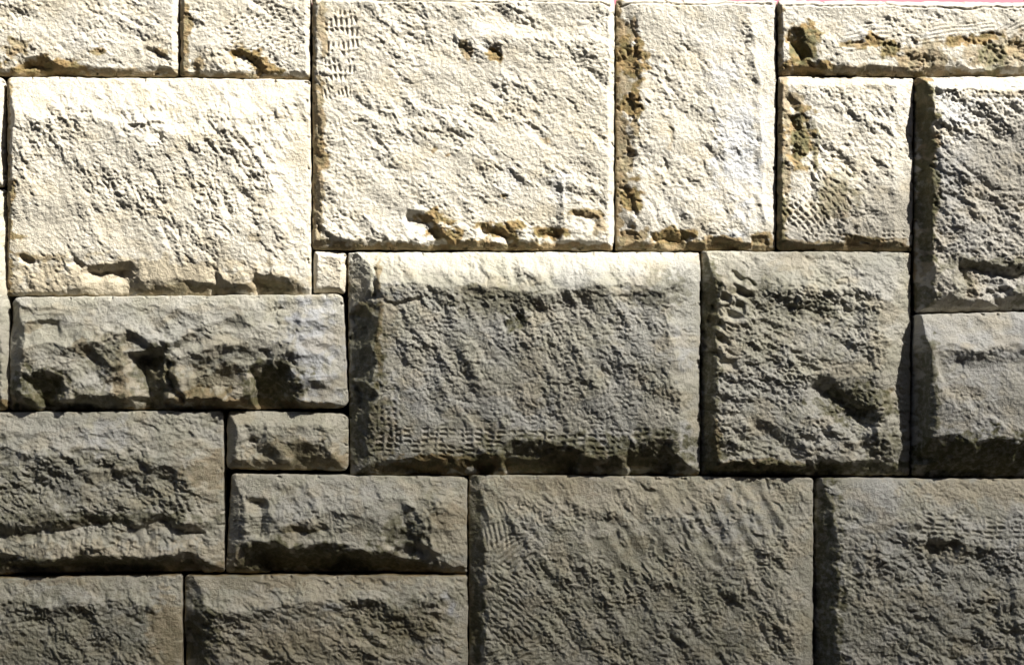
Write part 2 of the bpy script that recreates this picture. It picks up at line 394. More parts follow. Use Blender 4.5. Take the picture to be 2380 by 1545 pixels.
add(q=Q((1808, 3), (2790, 12), (2790, 181), (1808, 177)), H=22, bev=((10, 9), (14, 5), (40, 5), (20, 3)), rough=(0.62, 40),
    rc=(4, 6, 8, 5), label='long pale block at the top right corner with a row of brown pits',
    feat=[('groove', ([(1820, 17), (1870, 14), (1960, 18), (2060, 14), (2130, 21), (2240, 24), (2310, 19), (2420, 23), (2600, 24)], 1.7, 9)),
          (R_, ([(1832, 64), (1856, 72), (1874, 105), (1888, 138)], 26, 20), dict(rec=20, end=.1)),
          (R_, ([(1832, 148), (1880, 142), (1918, 150)], 24, 12), dict(rec=30, end=.08)),
          (C_, (2010, 90, 60, 120, -8, 10, 2.6), {}), (C_, (2200, 82, 44, 220, -6, 9, 2.6), {}), (C_, (2350, 80, 50, 120, -30, 10, 3), {}),
          (P_, (1975, 105, 30, 8, 8, -8)), (P_, (2030, 100, 26, 16, 11)), (P_, (2062, 118, 24, 18, 11)), (P_, (2110, 110, 16, 20, 9)),
          (P_, (2120, 145, 26, 20, 10)), (P_, (2150, 150, 20, 18, 9)), (P_, (2230, 100, 40, 11, 9)), (P_, (2290, 92, 34, 13, 10)),
          (P_, (2300, 130, 26, 30, 12)), (P_, (2355, 110, 24, 22, 10)), (P_, (2440, 120, 50, 22, 10)), (P_, (2600, 110, 40, 22, 9))],
    rust=[(1865, 105, 30, 42, 1), (1870, 158, 58, 18, 1), (2060, 165, 140, 9, .6), (2150, 135, 50, 34, .7), (2330, 120, 90, 36, .6), (1975, 106, 28, 8, .9), (2030, 100, 28, 14, 1), (2062, 120, 22, 18, 1),
          (2120, 145, 28, 20, .8), (2148, 150, 24, 20, .7), (2228, 100, 34, 10, 1), (2290, 94, 34, 12, 1), (2305, 130, 22, 26, .7),
          (2360, 115, 24, 24, .8), (2450, 118, 44, 18, .8)],
    moss=[(1868, 115, 22, 34, .9), (2300, 140, 26, 30, .8), (2062, 120, 20, 15, .6)], grey=[(1990, 80, 90, 30, .3), (2220, 78, 120, 18, .35)],
    edge_rust=(9, 0, 0, 12), greyness=.3)
# --- second course right
add(q=Q((1809, 180), (2121, 182), (2119, 583), (1806, 582)), H=21, bev=((10, 9), (20, 3), (46, 5), (20, 3)), rough=(0.72, 50),
    rc=(6, 6, 6, 14), e=2, label='upright block right of the tall one, comb-tooled and green-brown on its left',
    feat=[(R_, ([(1862, 262), (1866, 320), (1860, 378)], 24, 11), dict(rec=30, end=.12)),
          (R_, ([(1828, 215), (1852, 240), (1862, 250)], 14, 8), dict(rec=20)),
          (R_, ([(1888, 255), (1893, 330), (1896, 395)], 14, 6), dict(rec=30)),
          (R_, ([(1893, 400), (1896, 470), (1892, 500)], 14, 5), dict(rec=20)),
          (R_, ([(1900, 318), (1950, 355), (1990, 385)], 14, 5), dict(rec=40)),
          (P_, (1960, 345, 10, 12, 6)), (P_, (1960, 265, 12, 10, 6, 30)), (P_, (1975, 325, 22, 8, 6, 30)),
          (C_, (1870, 505, 90, 110, 48, 12, 4.4), dict(dash=18)), (C_, (1930, 555, 40, 120, 8, 10, 3.6), dict(dash=13)),
          (C_, (2070, 560, 50, 70, 0, 10, 4.0), dict(dash=12)), (C_, (1945, 430, 120, 110, 40, 15, 3.6), dict(dash=22, jit=.9)),
          (R_, ([(1955, 552), (2000, 552), (2045, 560)], 13, 11), dict(rec=22))],
    rust=[(1858, 320, 24, 66, .95), (1820, 400, 12, 120, .7), (1822, 250, 12, 60, .7), (1960, 574, 150, 9, .8), (1940, 460, 40, 40, .5), (1815, 310, 11, 22, .9), (1843, 235, 22, 14, .7), (1818, 500, 9, 70, .8), (2000, 558, 46, 9, .9),
          (1935, 455, 36, 18, .6), (1893, 380, 6, 30, .7), (1850, 570, 40, 10, .7), (2070, 565, 30, 10, .6)],
    moss=[(1858, 320, 17, 58, .9), (1815, 500, 8, 80, .8), (1940, 450, 40, 50, .5), (1893, 340, 6, 60, .6)],
    edge_rust=(10, 0, 0, 13), greyness=.3)
add(q=Q((2125, 183), (2810, 180), (2810, 713), (2123, 728)), H=44, bev=((40, 0), (34, 10), (60, 5), (34, 6)), rough=(1.15, 38),
    rc=(8, 8, 8, 12), e=9, label='pitted block at the right edge with a long dark crack near its foot',
    feat=[(P_, (2200, 260, 50, 50, 9)), (P_, (2215, 310, 50, 30, 8)), (P_, (2185, 230, 40, 26, 8)), (P_, (2290, 330, 18, 36, 7)),
          (C_, (2330, 222, 42, 180, 2, 12, 4.0), dict(dash=13)),
          (R_, ([(2205, 606), (2255, 604), (2300, 622), (2345, 618), (2400, 600), (2470, 598)], 22, 24), dict(rec=45, end=.08)),
          (R_, ([(2242, 628), (2252, 668), (2262, 700)], 10, 9), dict(rec=30)),
          (R_, ([(2250, 680), (2300, 672), (2335, 655)], 12, 10), dict(rec=25)),
          (R_, ([(2176, 240), (2180, 400), (2186, 560)], 36, 8), dict(rec=40)),
          (P_, (2488, 600, 20, 20, 6)), (P_, (2175, 500, 16, 50, 6))],
    rust=[(2140, 230, 16, 60, .9), (2148, 360, 16, 90, .8), (2152, 480, 18, 70, .6), (2325, 222, 60, 8, .45), (2145, 580, 14, 60, .5), (2250, 660, 14, 34, .35)],
    moss=[(2142, 260, 16, 90, .9), (2148, 460, 18, 130, .9), (2300, 618, 100, 14, .7), (2145, 690, 28, 26, .8), (2370, 690, 30, 20, .7),
          (2220, 640, 20, 60, .4)],
    grey=[(2210, 270, 60, 80, .7), (2190, 400, 50, 100, .6), (2260, 560, 80, 60, .4)], edge_rust=(4, 0, 0, 3), greyness=.6)
# --- left slivers
add(q=Q((-420, 178), (12, 181), (14, 434), (-420, 436)), H=22, bev=((30, 2), (20, 3), (18, 3), (20, 3)), rough=(0.8, 45),
    rc=(10, 14, 6, 10), e=5, edge_rust=(3, 0, 0, 4), label='narrow strip of a block at the left edge, beside the second course')
add(q=Q((-420, 441), (15, 441), (27, 953), (-420, 953)), H=26, bev=((30, 2), (20, 3), (16, 3), (20, 3)), rough=(0.8, 45),
    rc=(10, 6, 24, 10), e=3, edge_rust=(3, 0, 0, 5), label='tall strip of a block at the left edge with a rounded lower corner',
    rust=[(12, 935, 18, 8, .9)])
# --- second course left
add(q=Q((20, 182), (722, 188), (723, 690), (21, 688)), H=40, bev=((22, 8), (88, 12), (120, 14), (60, 5)), tilt=(0.03, -0.075), rough=(0.82, 60),
    rc=(16, 10, 8, 6), e=3, label='large bright block at upper left whose right shoulder is washed out by the sun',
    feat=[(R_, ([(500, 232), (560, 330), (640, 470), (700, 640)], 60, 6), dict(rec=60)),
          (C_, (560, 340, 46, 210, 56, 13, 3.8), dict(dash=12)), (C_, (640, 400, 26, 260, 60, 13, 2.6), dict(dash=14)),
          (R_, ([(300, 285), (345, 292), (392, 288)], 8, 5), dict(rec=20, lip=3)),
          (R_, ([(355, 298), (384, 305), (392, 330)], 14, 10), dict(rec=26)),
          (R_, ([(44, 592), (64, 591), (92, 598)], 12, 11), dict(rec=16, end=.2)),
          (R_, ([(186, 622), (225, 616), (262, 612), (330, 600)], 20, 18), dict(rec=50, end=.35)),
          (R_, ([(578, 630), (625, 636), (692, 648)], 28, 22), dict(rec=40, end=.3)),
          (R_, ([(515, 612), (518, 650), (524, 690)], 16, 8), dict(rec=20)),
          (R_, ([(298, 605), (330, 640), (340, 686)], 30, 10), dict(rec=40)),
          (R_, ([(175, 590), (200, 612), (208, 622)], 12, 7), dict(rec=20)),
          (P_, (32, 438, 14, 16, 8)), (P_, (235, 640, 40, 14, 5))],
    rust=[(30, 448, 12, 26, .9), (42, 548, 20, 7, .9), (68, 596, 26, 8, .7), (130, 603, 34, 9, .55), (440, 678, 90, 14, .55), (640, 670, 70, 16, .5),
          (600, 548, 14, 10, .5)],
    warm=[(340, 650, 300, 40, .7)],
    moss=[(440, 670, 60, 14, .4), (640, 668, 40, 12, .5)], edge_rust=(12, 0, 0, 4), greyness=.1)
add(q=Q((730, 584), (805, 586), (803, 682), (728, 680)), H=18, bev=((10, 4), (12, 4), (12, 4), (12, 3)), rough=(0.8, 30),
    rc=(8, 8, 8, 6), e=-4, edge_rust=(0, 0, 0, 2), greyness=.1, label='smallest block, a pale square wedged between the big ones')
# --- third course
add(q=Q((30, 692), (797, 685), (810, 948), (22, 954)), H=42, bev=((40, 6), (95, 20), (110, 6), (36, 2)), rough=(0.7, 40), flake=(75, 15),
    rc=(26, 14, 22, 14), e=4, coarse=.8, label='long split-faced block at mid left, broken into facets with dark hollows',
    feat=[(R_, ([(60, 748), (100, 742), (150, 738)], 14, 6), dict(rec=60, lip=3)),
          (R_, ([(48, 700), (56, 740), (78, 772)], 22, 16), dict(rec=30)),
          (R_, ([(290, 765), (340, 782), (400, 794), (470, 768)], 20, 9), dict(rec=60, lip=5)),
          (R_, ([(410, 834), (470, 822), (520, 800), (600, 792)], 40, 9), dict(rec=60, lip=7, end=.1)),
          (R_, ([(230, 778), (262, 822), (290, 868), (300, 900)], 44, 14), dict(rec=40, end=.15)),
          (R_, ([(320, 832), (345, 805), (385, 802)], 26, 16), dict(rec=50, end=.1)),
          (R_, ([(388, 800), (398, 850), (410, 900), (418, 952)], 60, 40), dict(rec=40, end=.1)),
          (R_, ([(66, 878), (110, 858), (150, 872), (172, 905), (178, 955)], 72, 62), dict(rec=0, end=.06)),
          (R_, ([(180, 905), (215, 920), (250, 955)], 30, 18), dict(rec=0, end=.1)),
          (R_, ([(420, 836), (412, 870), (425, 905), (445, 920)], 14, 16), dict(rec=12, end=.1)),
          (R_, ([(440, 840), (520, 830), (570, 850), (590, 905)], 60, 20), dict(rec=20, end=.1)),
          (R_, ([(430, 900), (460, 885), (470, 910)], 20, 14), dict(rec=16)),
          (R_, ([(575, 846), (622, 836), (668, 842), (700, 880), (714, 952)], 88, 70), dict(rec=0, lip=3, end=.07)),
          (R_, ([(640, 800), (640, 825), (690, 812)], 20, 10), dict(rec=30)),
          (R_, ([(30, 900), (60, 915), (80, 950)], 30, 14), dict(rec=0)),
          (P_, (640, 740, 24, 34, 9))],
    rust=[(470, 918, 70, 18, .75), (560, 936, 110, 10, .8), (720, 940, 70, 8, .7), (200, 812, 16, 22, .5), (85, 760, 16, 14, .5),
          (290, 900, 16, 40, .5), (70, 930, 50, 16, .5), (390, 870, 40, 12, .4)],
    moss=[(100, 905, 66, 40, .9), (640, 890, 60, 44, .9), (370, 870, 40, 60, .75), (265, 830, 34, 40, .6), (240, 930, 50, 22, .6), (500, 880, 50, 34, .4)],
    grey=[(735, 800, 75, 140, 1.0), (360, 740, 300, 40, .3)], warm=[(500, 910, 150, 50, .5), (290, 890, 30, 60, .6)],
    edge_rust=(3, 0, 0, 5), greyness=.6)
add(q=Q((809, 588), (1625, 588), (1625, 1103), (815, 1103)), H=54, bev=((74, 2), (64, 16), (62, 14), (56, 8)), tilt=(0.015, -0.055), rough=(0.95, 62),
    rc=(5, 6, 8, 4), e=3, label='big grey centre block with dressed margins and chisel marks above its brown foot',
    feat=[(C_, (1010, 1022, 74, 290, 0, 12.5, 5.5), dict(dash=21)), (C_, (905, 990, 60, 150, 90, 15, 4.5), dict(dash=14)),
          (C_, (1210, 1015, 50, 160, 2, 12, 4.5), dict(dash=24)), (C_, (1350, 1025, 56, 190, 0, 13, 5.0), dict(dash=23)),
          (C_, (1500, 1010, 44, 120, 0, 13, 4.5), dict(dash=26)),
          (R_, ([(1150, 1030), (1190, 1020), (1280, 1022), (1360, 1040)], 34, 22), dict(rec=0, end=.08)),
          (R_, ([(1440, 1032), (1490, 1020), (1560, 1012)], 40, 22), dict(rec=0, end=.1)),
          (R_, ([(930, 1070), (980, 1052), (1040, 1058)], 34, 16), dict(rec=0)),
          (R_, ([(1090, 1060), (1130, 1045), (1165, 1060)], 34, 16), dict(rec=0)),
          (R_, ([(820, 700), (850, 712), (880, 740), (886, 800)], 26, 12), dict(rec=60, lip=3)),
          (R_, ([(820, 890), (850, 885), (890, 915)], 26, 14), dict(rec=50, lip=3)),
          (R_, ([(884, 620), (886, 660), (890, 700)], 12, 8), dict(rec=10)),
          (R_, ([(890, 690), (925, 700), (960, 695), (985, 680)], 7, 6), dict(rec=14)),
          (R_, ([(1065, 658), (1150, 668), (1270, 692), (1350, 668), (1560, 660)], 40, 4), dict(rec=70, lip=5, end=.06)),
          (P_, (1200, 745, 22, 20, 9)), (P_, (1600, 770, 14, 4, 4)), (P_, (1150, 740, 40, 60, 6)),
          (P_, (1085, 965, 22, 10, 5)), (P_, (1560, 700, 30, 40, 7))],
    rust=[(1010, 1075, 90, 22, .95), (1130, 1075, 50, 24, .9), (1250, 1078, 90, 20, .7), (1330, 1065, 90, 24, .6), (900, 740, 22, 40, .35),
          (883, 780, 6, 90, .8), (935, 1085, 60, 14, .7), (1460, 1070, 90, 20, .5), (850, 720, 34, 16, .6), (890, 1000, 30, 60, .4), (884, 640, 7, 36, .7)],
    moss=[(850, 790, 36, 90, .75), (850, 960, 40, 130, .8), (1270, 1050, 150, 40, .8), (1500, 1050, 100, 44, .85), (1150, 700, 80, 30, .55),
          (1200, 745, 28, 22, .9), (1000, 1050, 120, 30, .4), (900, 1060, 60, 40, .4), (1540, 680, 50, 36, .5)],
    grey=[(1500, 760, 130, 120, .5), (960, 920, 60, 70, .6), (1230, 960, 90, 50, .55), (1590, 800, 30, 80, .7), (930, 680, 40, 24, .6),
          (1590, 1020, 30, 70, .6), (1050, 760, 60, 90, .4)], edge_rust=(3, 0, 0, 6), greyness=.7)
add(q=Q((1630, 585), (2115, 588), (2112, 1104), (1628, 1103)), H=46, bev=((34, 0), (86, 14), (76, 6), (36, 2)), rough=(1.15, 24),
    rc=(5, 6, 6, 6), e=2, label='squarish grey block right of centre with slanting scallops down its left side',
    feat=[(C_, (1685, 730, 200, 74, 27, 30, 15.0), dict(jit=.1)), (C_, (1690, 845, 60, 62, 10, 34, 13.0), dict(jit=.1)),
          (C_, (1680, 800, 130, 60, 104, 7.5, 1.6), {}),
          (R_, ([(1880, 862), (1930, 880), (1965, 905), (2010, 935), (2050, 975)], 36, 25), dict(rec=60, end=.12)),
          (R_, ([(1700, 672), (1760, 650), (1870, 680), (1960, 668), (2030, 690)], 50, 7), dict(rec=90, lip=4, end=.1)),
          (R_, ([(2020, 720), (2036, 800), (2050, 900), (2062, 960), (2095, 1060)], 16, -5), dict(rec=20, lip=4)),
          (R_, ([(2000, 990), (2060, 1030), (2095, 1078)], 40, 14), dict(rec=40)),
          (R_, ([(1740, 960), (1830, 1000), (1890, 1060)], 30, 12), dict(rec=50)),
          (P_, (1870, 735, 60, 22, 8, 20)), (P_, (1820, 720, 40, 30, 8, 30)), (P_, (1930, 1020, 50, 20, 8, 35)),
          (P_, (1760, 1050, 60, 24, 7, 30)), (P_, (2000, 840, 40, 16, 6, 30))],
    rust=[(1745, 1082, 110, 14, .7), (1660, 1050, 10, 60, .75), (1650, 700, 12, 40, .5), (1900, 1085, 80, 10, .4), (2058, 905, 14, 5, .6)],
    moss=[(1648, 720, 18, 120, .85), (1648, 900, 18, 130, .8), (1655, 1050, 26, 60, .8), (1800, 1088, 180, 16, .95), (2040, 1085, 100, 14, .9),
          (1985, 935, 80, 34, .85), (1760, 690, 50, 34, .5), (1880, 720, 50, 24, .5), (2050, 1030, 40, 30, .6), (1780, 740, 50, 100, .3)],
    grey=[(1900, 1000, 180, 90, .4), (2050, 640, 60, 50, .4), (1960, 780, 120, 90, .35)], edge_rust=(3, 0, 0, 3), greyness=.6)
add(q=Q((2122, 732), (2810, 718), (2810, 1112), (2117, 1107)), H=72, bev=((26, 12), (90, 34), (60, 6), (98, -6)), ja=(.2, .2, .2, .12), rough=(0.62, 50),
    rc=(6, 8, 8, 10), e=9, label='grey block at the right edge whose whole lower band is in dark shade',
    feat=[(R_, ([(2148, 812), (2200, 800), (2250, 815), (2330, 798), (2400, 805)], 40, 12), dict(rec=80, lip=5, end=.08)),
          (R_, ([(2140, 800), (2152, 880), (2160, 960), (2166, 1080)], 30, 20), dict(rec=0, end=.06)),
          (P_, (2210, 850, 20, 30, 8)), (P_, (2230, 920, 40, 30, 5)), (R_, ([(2200, 1050), (2204, 1080), (2210, 1104)], 6, -6), dict(rec=8)),
          (R_, ([(2345, 1010), (2352, 1050), (2345, 1080)], 8, -7), dict(rec=8))],
    moss=[(2145, 960, 18, 140, .8), (2270, 1062, 190, 50, 1.0), (2500, 1060, 160, 44, .9)],  # dark olive laid over the lower band to deepen its shade
    grey=[(2250, 860, 110, 130, .55), (2200, 760, 60, 50, .4)], edge_rust=(0, 0, 0, 0), greyness=.9, film=.3)
# --- fourth course
add(q=Q((-420, 962), (519, 955), (524, 1328), (-420, 1337)), H=44, bev=((60, 4), (112, 18), (84, 12), (44, 3)), rough=(1.05, 30), flake=(70, 10),
    rc=(8, 10, 8, 8), e=2, label='wide dark-faced block at lower left with a ledge running across it',
    feat=[(R_, ([(-60, 1040), (40, 1040), (110, 1062), (180, 1045), (235, 1030), (330, 1070), (420, 1060)], 50, 9), dict(rec=80, lip=6, end=.03)),
          (R_, ([(-60, 1222), (60, 1215), (170, 1200), (270, 1190), (320, 1205), (385, 1185), (440, 1208), (500, 1218)], 20, 15), dict(rec=50, end=.04)),
          (R_, ([(20, 1305), (140, 1290), (270, 1285), (400, 1282), (440, 1260), (500, 1288)], 34, 16), dict(rec=0, lip=3, end=.05)),
          (C_, (240, 1245, 460, 50, 90, 38, 7), dict(jit=.5)), (C_, (425, 1175, 46, 70, 68, 15, 6), dict(dash=13)),
          (C_, (470, 1190, 22, 60, 72, 14, 6), dict(dash=12)), (P_, (250, 1110, 40, 40, 12, 40)), (P_, (60, 1140, 60, 30, 9)),
          (P_, (340, 1150, 60, 26, 9, 30)), (P_, (170, 1160, 50, 24, 8, 20)), (R_, ([(300, 1032), (330, 1055), (370, 1080)], 18, 9), dict(rec=30)),
          (C_, (120, 1260, 60, 80, 80, 14, 3), dict(dash=14)), (C_, (390, 1255, 50, 80, 88, 13, 3), dict(dash=12))],
    rust=[(480, 1100, 44, 26, .4), (300, 1310, 220, 12, .6), (60, 1318, 80, 10, .4), (200, 1208, 60, 8, .4), (500, 1085, 20, 34, .4)],
    moss=[(180, 1305, 250, 16, .8), (230, 1200, 230, 12, .7), (200, 1120, 170, 60, .4), (40, 1180, 80, 50, .4), (350, 1120, 100, 60, .35)],
    grey=[(250, 1010, 70, 50, .6), (100, 1040, 90, 22, .4), (180, 1110, 200, 60, .45)], warm=[(300, 1300, 260, 40, .5), (490, 1100, 40, 50, .4)],
    edge_rust=(3, 0, 0, 5), greyness=.5)
add(q=Q((531, 955), (808, 962), (810, 1093), (527, 1089)), H=28, bev=((24, 6), (30, 8), (36, 8), (26, 4)), rough=(0.65, 50), coarse=.8, flake=(60, 6),
    rc=(10, 16, 16, 12), e=0, label='small low block beneath the split-faced one, brown on its lower face',
    feat=[(R_, ([(612, 1005), (620, 1030), (650, 1042), (665, 1062)], 26, 14), dict(rec=30)),
          (R_, ([(660, 1028), (700, 1018), (760, 1022), (775, 1060), (790, 1085)], 44, 15), dict(rec=30, lip=4, end=.1)),
          (R_, ([(590, 980), (600, 1010), (606, 1030)], 14, 7), dict(rec=20)),
          (R_, ([(545, 1060), (575, 1066)], 8, 6), dict(rec=12))],
    rust=[(740, 1070, 70, 20, .45), (640, 1080, 60, 10, .5), (690, 1040, 40, 20, .35), (780, 1082, 24, 8, .7)],
    moss=[(720, 1048, 50, 26, .5), (640, 1045, 30, 26, .4)], warm=[(700, 1060, 100, 34, .6)], edge_rust=(2, 0, 0, 4), greyness=.25)
add(q=Q((540, 1100), (1085, 1107), (1085, 1331), (527, 1329)), H=46, bev=((46, 10), (86, 20), (90, 16), (66, 3)), rough=(0.75, 45), coarse=.85, flake=(85, 12),
    rc=(12, 12, 8, 6), e=2, label='low wide block left of centre with a curved dark hollow along its foot',
    feat=[(R_, ([(575, 1270), (600, 1252), (650, 1250), (690, 1268), (770, 1262), (800, 1255)], 56, 30), dict(rec=0, lip=5, end=.06)),
          (R_, ([(790, 1256), (850, 1280), (900, 1278), (950, 1296), (1010, 1306), (1050, 1332)], 50, 26), dict(rec=0, lip=4, end=.06)),
          (R_, ([(628, 1150), (632, 1200), (634, 1248)], 20, 14), dict(rec=40)),
          (R_, ([(570, 1155), (620, 1150), (640, 1160)], 16, 8), dict(rec=40)),
          (R_, ([(680, 1218), (720, 1220), (760, 1205)], 14, 10), dict(rec=30)),
          (R_, ([(880, 1220), (930, 1205), (960, 1215), (975, 1240)], 40, 12), dict(rec=40, end=.1)),
          (R_, ([(940, 1150), (975, 1190), (1000, 1240), (1010, 1290)], 40, 9), dict(rec=50, lip=4)),
          (R_, ([(1008, 1190), (1006, 1250), (1020, 1300), (1045, 1330)], 10, 4), dict(rec=12, lip=2)),
          (C_, (565, 1200, 34, 110, 90, 15, 5), dict(dash=12)), (C_, (605, 1200, 60, 90, 0, 8, 2), {}),
          (C_, (770, 1240, 40, 160, 88, 9, 1.6), {})],
    rust=[(640, 1305, 90, 22, .55), (800, 1305, 120, 20, .5), (700, 1225, 34, 8, .5), (980, 1318, 60, 10, .5), (1045, 1200, 34, 22, .35)],
    moss=[(640, 1290, 80, 34, .85), (790, 1300, 130, 28, .9), (930, 1235, 44, 30, .75), (990, 1200, 20, 60, .4), (700, 1225, 34, 8, .6), (930, 1310, 70, 14, .7)],
    grey=[(700, 1180, 90, 40, .4), (850, 1140, 80, 30, .4)], warm=[(560, 1310, 30, 40, .5), (1050, 1220, 40, 80, .35)], edge_rust=(3, 0, 0, 5), greyness=.4)
add(q=Q((1090, 1103), (1887, 1109), (1888, 1905), (1092, 1905)), H=34, bev=((40, 4), (90, 16), (60, 12), (60, 3)), rough=(1.08, 57),
    rc=(6, 10, 8, 6), e=4, label='large block low centre with fine fan-shaped comb marks at its left',
    feat=[(C_, (1160, 1235, 66, 80, 82, 11, 4), {}), (C_, (1150, 1190, 70, 50, 70, 10, 3), {}),
          (C_, (1190, 1275, 90, 78, -35, 11, 4.6), {}), (C_, (1185, 1350, 90, 90, 30, 12, 4.4), dict(dash=30, jit=.6)),
          (C_, (1180, 1440, 120, 130, 35, 13, 4.4), dict(dash=22, jit=.9)), (C_, (1200, 1530, 100, 160, -25, 13, 4), dict(dash=24, jit=.9)),
          (C_, (1700, 1210, 230, 150, 62, 40, 6), dict(jit=.2)), (C_, (1500, 1230, 260, 160, 55, 55, 6), dict(jit=.4)),
          (P_, (1655, 1240, 40, 26, 5, 50)), (P_, (1610, 1480, 40, 60, 9, 30)), (P_, (1780, 1490, 40, 26, 9)), (P_, (1400, 1330, 26, 50, 8, -20)),
          (P_, (1480, 1420, 30, 60, 8, -25)), (P_, (1560, 1380, 26, 40, 7, -25)), (P_, (1840, 1360, 20, 50, 6, -20)),
          (P_, (1320, 1400, 30, 40, 7, -20)), (P_, (1700, 1420, 30, 40, 8, -25)), (P_, (1800, 1250, 20, 40, 5)), (P_, (1440, 1540, 60, 40, 8, 30))],
    rust=[(1100, 1440, 14, 60, .6), (1230, 1120, 60, 14, .3), (1105, 1560, 12, 60, .5), (1320, 1130, 60, 24, .25)],
    moss=[(1108, 1250, 16, 140, .7), (1110, 1440, 18, 90, .85), (1500, 1400, 200, 130, .28), (1620, 1500, 120, 60, .35), (1240, 1420, 100, 120, .25)],
    grey=[(1690, 1210, 110, 60, .45), (1240, 1210, 60, 40, .3)], warm=[(1400, 1150, 300, 40, .35)], edge_rust=(3, 0, 0, 4), greyness=.3)
add(q=Q((1893, 1109), (2810, 1115), (2810, 1905), (1896, 1905)), H=50, bev=((42, 0), (100, 20), (60, 5), (60, 3)), rough=(1.1, 31),
    rc=(12, 8, 8, 6), e=4, label='large block at the lower right corner with a dark dressed strip down its left',
    feat=[(C_, (2230, 1218, 56, 200, 4, 11, 5.5), dict(dash=30)), (C_, (2350, 1235, 40, 110, 4, 11, 4.5), dict(dash=20)),
          (R_, ([(2130, 1245), (2180, 1240), (2200, 1236), (2226, 1240)], 20, 14), dict(rec=50)),
          (R_, ([(2080, 1240), (2200, 1252), (2330, 1268), (2460, 1262)], 50, 9), dict(rec=80, lip=3, end=.1)),
          (P_, (2080, 1260, 34, 14, 8, 20)), (P_, (2150, 1270, 50, 16, 9, 20)), (P_, (2010, 1270, 26, 20, 9)),
          (P_, (2050, 1345, 50, 18, 9, 15)), (P_, (2160, 1340, 26, 26, 9)), (P_, (2260, 1410, 60, 14, 9, 10)), (P_, (2320, 1330, 60, 26, 8, 15)),
          (P_, (2130, 1440, 60, 16, 8, 15)), (P_, (2240, 1490, 60, 18, 9, 15)), (P_, (2050, 1520, 60, 18, 8, 15)), (P_, (2340, 1480, 50, 22, 8, 15)),
          (R_, ([(2352, 1290), (2362, 1400), (2376, 1545)], 18, -6), dict(rec=10, lip=3))],
    moss=[(1915, 1300, 24, 190, .9), (1918, 1500, 26, 150, .85), (2180, 1380, 220, 130, .25), (1905, 1130, 12, 30, .3)],
    grey=[(2180, 1320, 260, 180, .4), (2240, 1210, 80, 30, .45)], edge_rust=(0, 0, 0, 0), greyness=.8, warm=[(2300, 1135, 160, 26, .5)])
# --- fifth course
add(q=Q((-420, 1344), (425, 1334), (424, 1845), (-420, 1845)), H=38, bev=((40, 4), (66, 18), (70, 12), (60, 3)), rough=(1.1, 55),
    rc=(8, 8, 8, 6), e=2, label='block at the lower left corner with a pale wavy ridge near its top',
    feat=[(R_, ([(-60, 1392), (60, 1390), (130, 1402), (190, 1396), (260, 1384), (320, 1395), (380, 1412)], 40, 4), dict(rec=90, lip=6, end=.04)),
          (P_, (200, 1440, 40, 40, 8, -30)), (P_, (90, 1470, 50, 50, 9, -40)), (P_, (240, 1510, 60, 40, 9, -40)), (P_, (300, 1450, 30, 40, 7))],
    rust=[(390, 1470, 30, 60, .3), (120, 1345, 60, 8, .4)], moss=[(150, 1470, 200, 80, .4), (400, 1500, 20, 50, .4)],
    warm=[(400, 1480, 40, 90, .7)], edge_rust=(2, 2, 0, 3), greyness=.4)
add(q=Q((431, 1335), (1086, 1335), (1088, 1845), (431, 1845)), H=38, bev=((54, 4), (70, 18), (56, 12), (60, 3)), rough=(1.05, 30),
    rc=(12, 8, 8, 6), e=2, label='block at the bottom, left of centre, with a pale curved ridge near its top',
    feat=[(R_, ([(440, 1404), (500, 1420), (560, 1412), (640, 1398), (720, 1392), (820, 1382), (880, 1386)], 40, 4), dict(rec=90, lip=6, end=.04)),
          (R_, ([(436, 1418), (500, 1435), (512, 1480), (520, 1560)], 46, 18), dict(rec=0, end=.06)),
          (R_, ([(760, 1380), (850, 1385), (960, 1430), (1010, 1480)], 40, 8), dict(rec=70)),
          (P_, (880, 1420, 50, 20, 8, 30)), (P_, (960, 1490, 50, 24, 9, 35)), (P_, (640, 1440, 50, 18, 6, 20)), (P_, (1040, 1510, 40, 20, 6, 30)),
          (P_, (840, 1530, 60, 16, 7, 25)), (P_, (620, 1520, 60, 16, 7, 15))],
    rust=[(960, 1440, 60, 30, .3), (700, 1480, 80, 20, .25), (660, 1345, 50, 14, .3), (880, 1342, 60, 10, .4)],
    moss=[(470, 1470, 34, 70, .8), (930, 1450, 90, 50, .5), (700, 1520, 200, 40, .25), (560, 1345, 50, 20, .3)],
    grey=[(1048, 1410, 12, 30, .95), (780, 1410, 30, 14, .5), (1040, 1380, 12, 14, .8)], warm=[(740, 1500, 260, 60, .45), (700, 1350, 250, 16, .4)],
    edge_rust=(3, 2, 0, 3), greyness=.3)
# --- the wall goes on beyond the picture, in coarser cuts
rnd = random.Random(5)
def course(xa, xb, ya, yb, wmin, wmax):
    x = xa
    while x < xb - 10:
        w = rnd.uniform(wmin, wmax)
        if xb - (x + w) < wmin: w = xb - x
        add(q=Q((x, ya), (x + w - 6, ya), (x + w - 6, yb - 6), (x, yb - 6)), H=rnd.uniform(22, 46), fine=9.0,
            bev=tuple((rnd.uniform(20, 80), rnd.uniform(3, 14)) for _ in range(4)), rough=(1.1, rnd.choice((35, 60))), e=rnd.uniform(-4, 8))
        x += w
for ya, yb in ((0, 180), (184, 720), (724, 1110), (1116, 1908)): course(2816, 4300, ya, yb, 300, 760)
for ya, yb in ((-14, 176), (180, 436), (440, 958), (962, 1338), (1342, 1848)): course(-1900, -426, ya, yb, 300, 760)
course(-1900, 1090, 1851, 2230, 330, 760); course(1093, 4300, 1911, 2230, 330, 760)
course(-1900, 4300, 2236, 2712, 330, 760)
for s_ in stones: stone(s_)

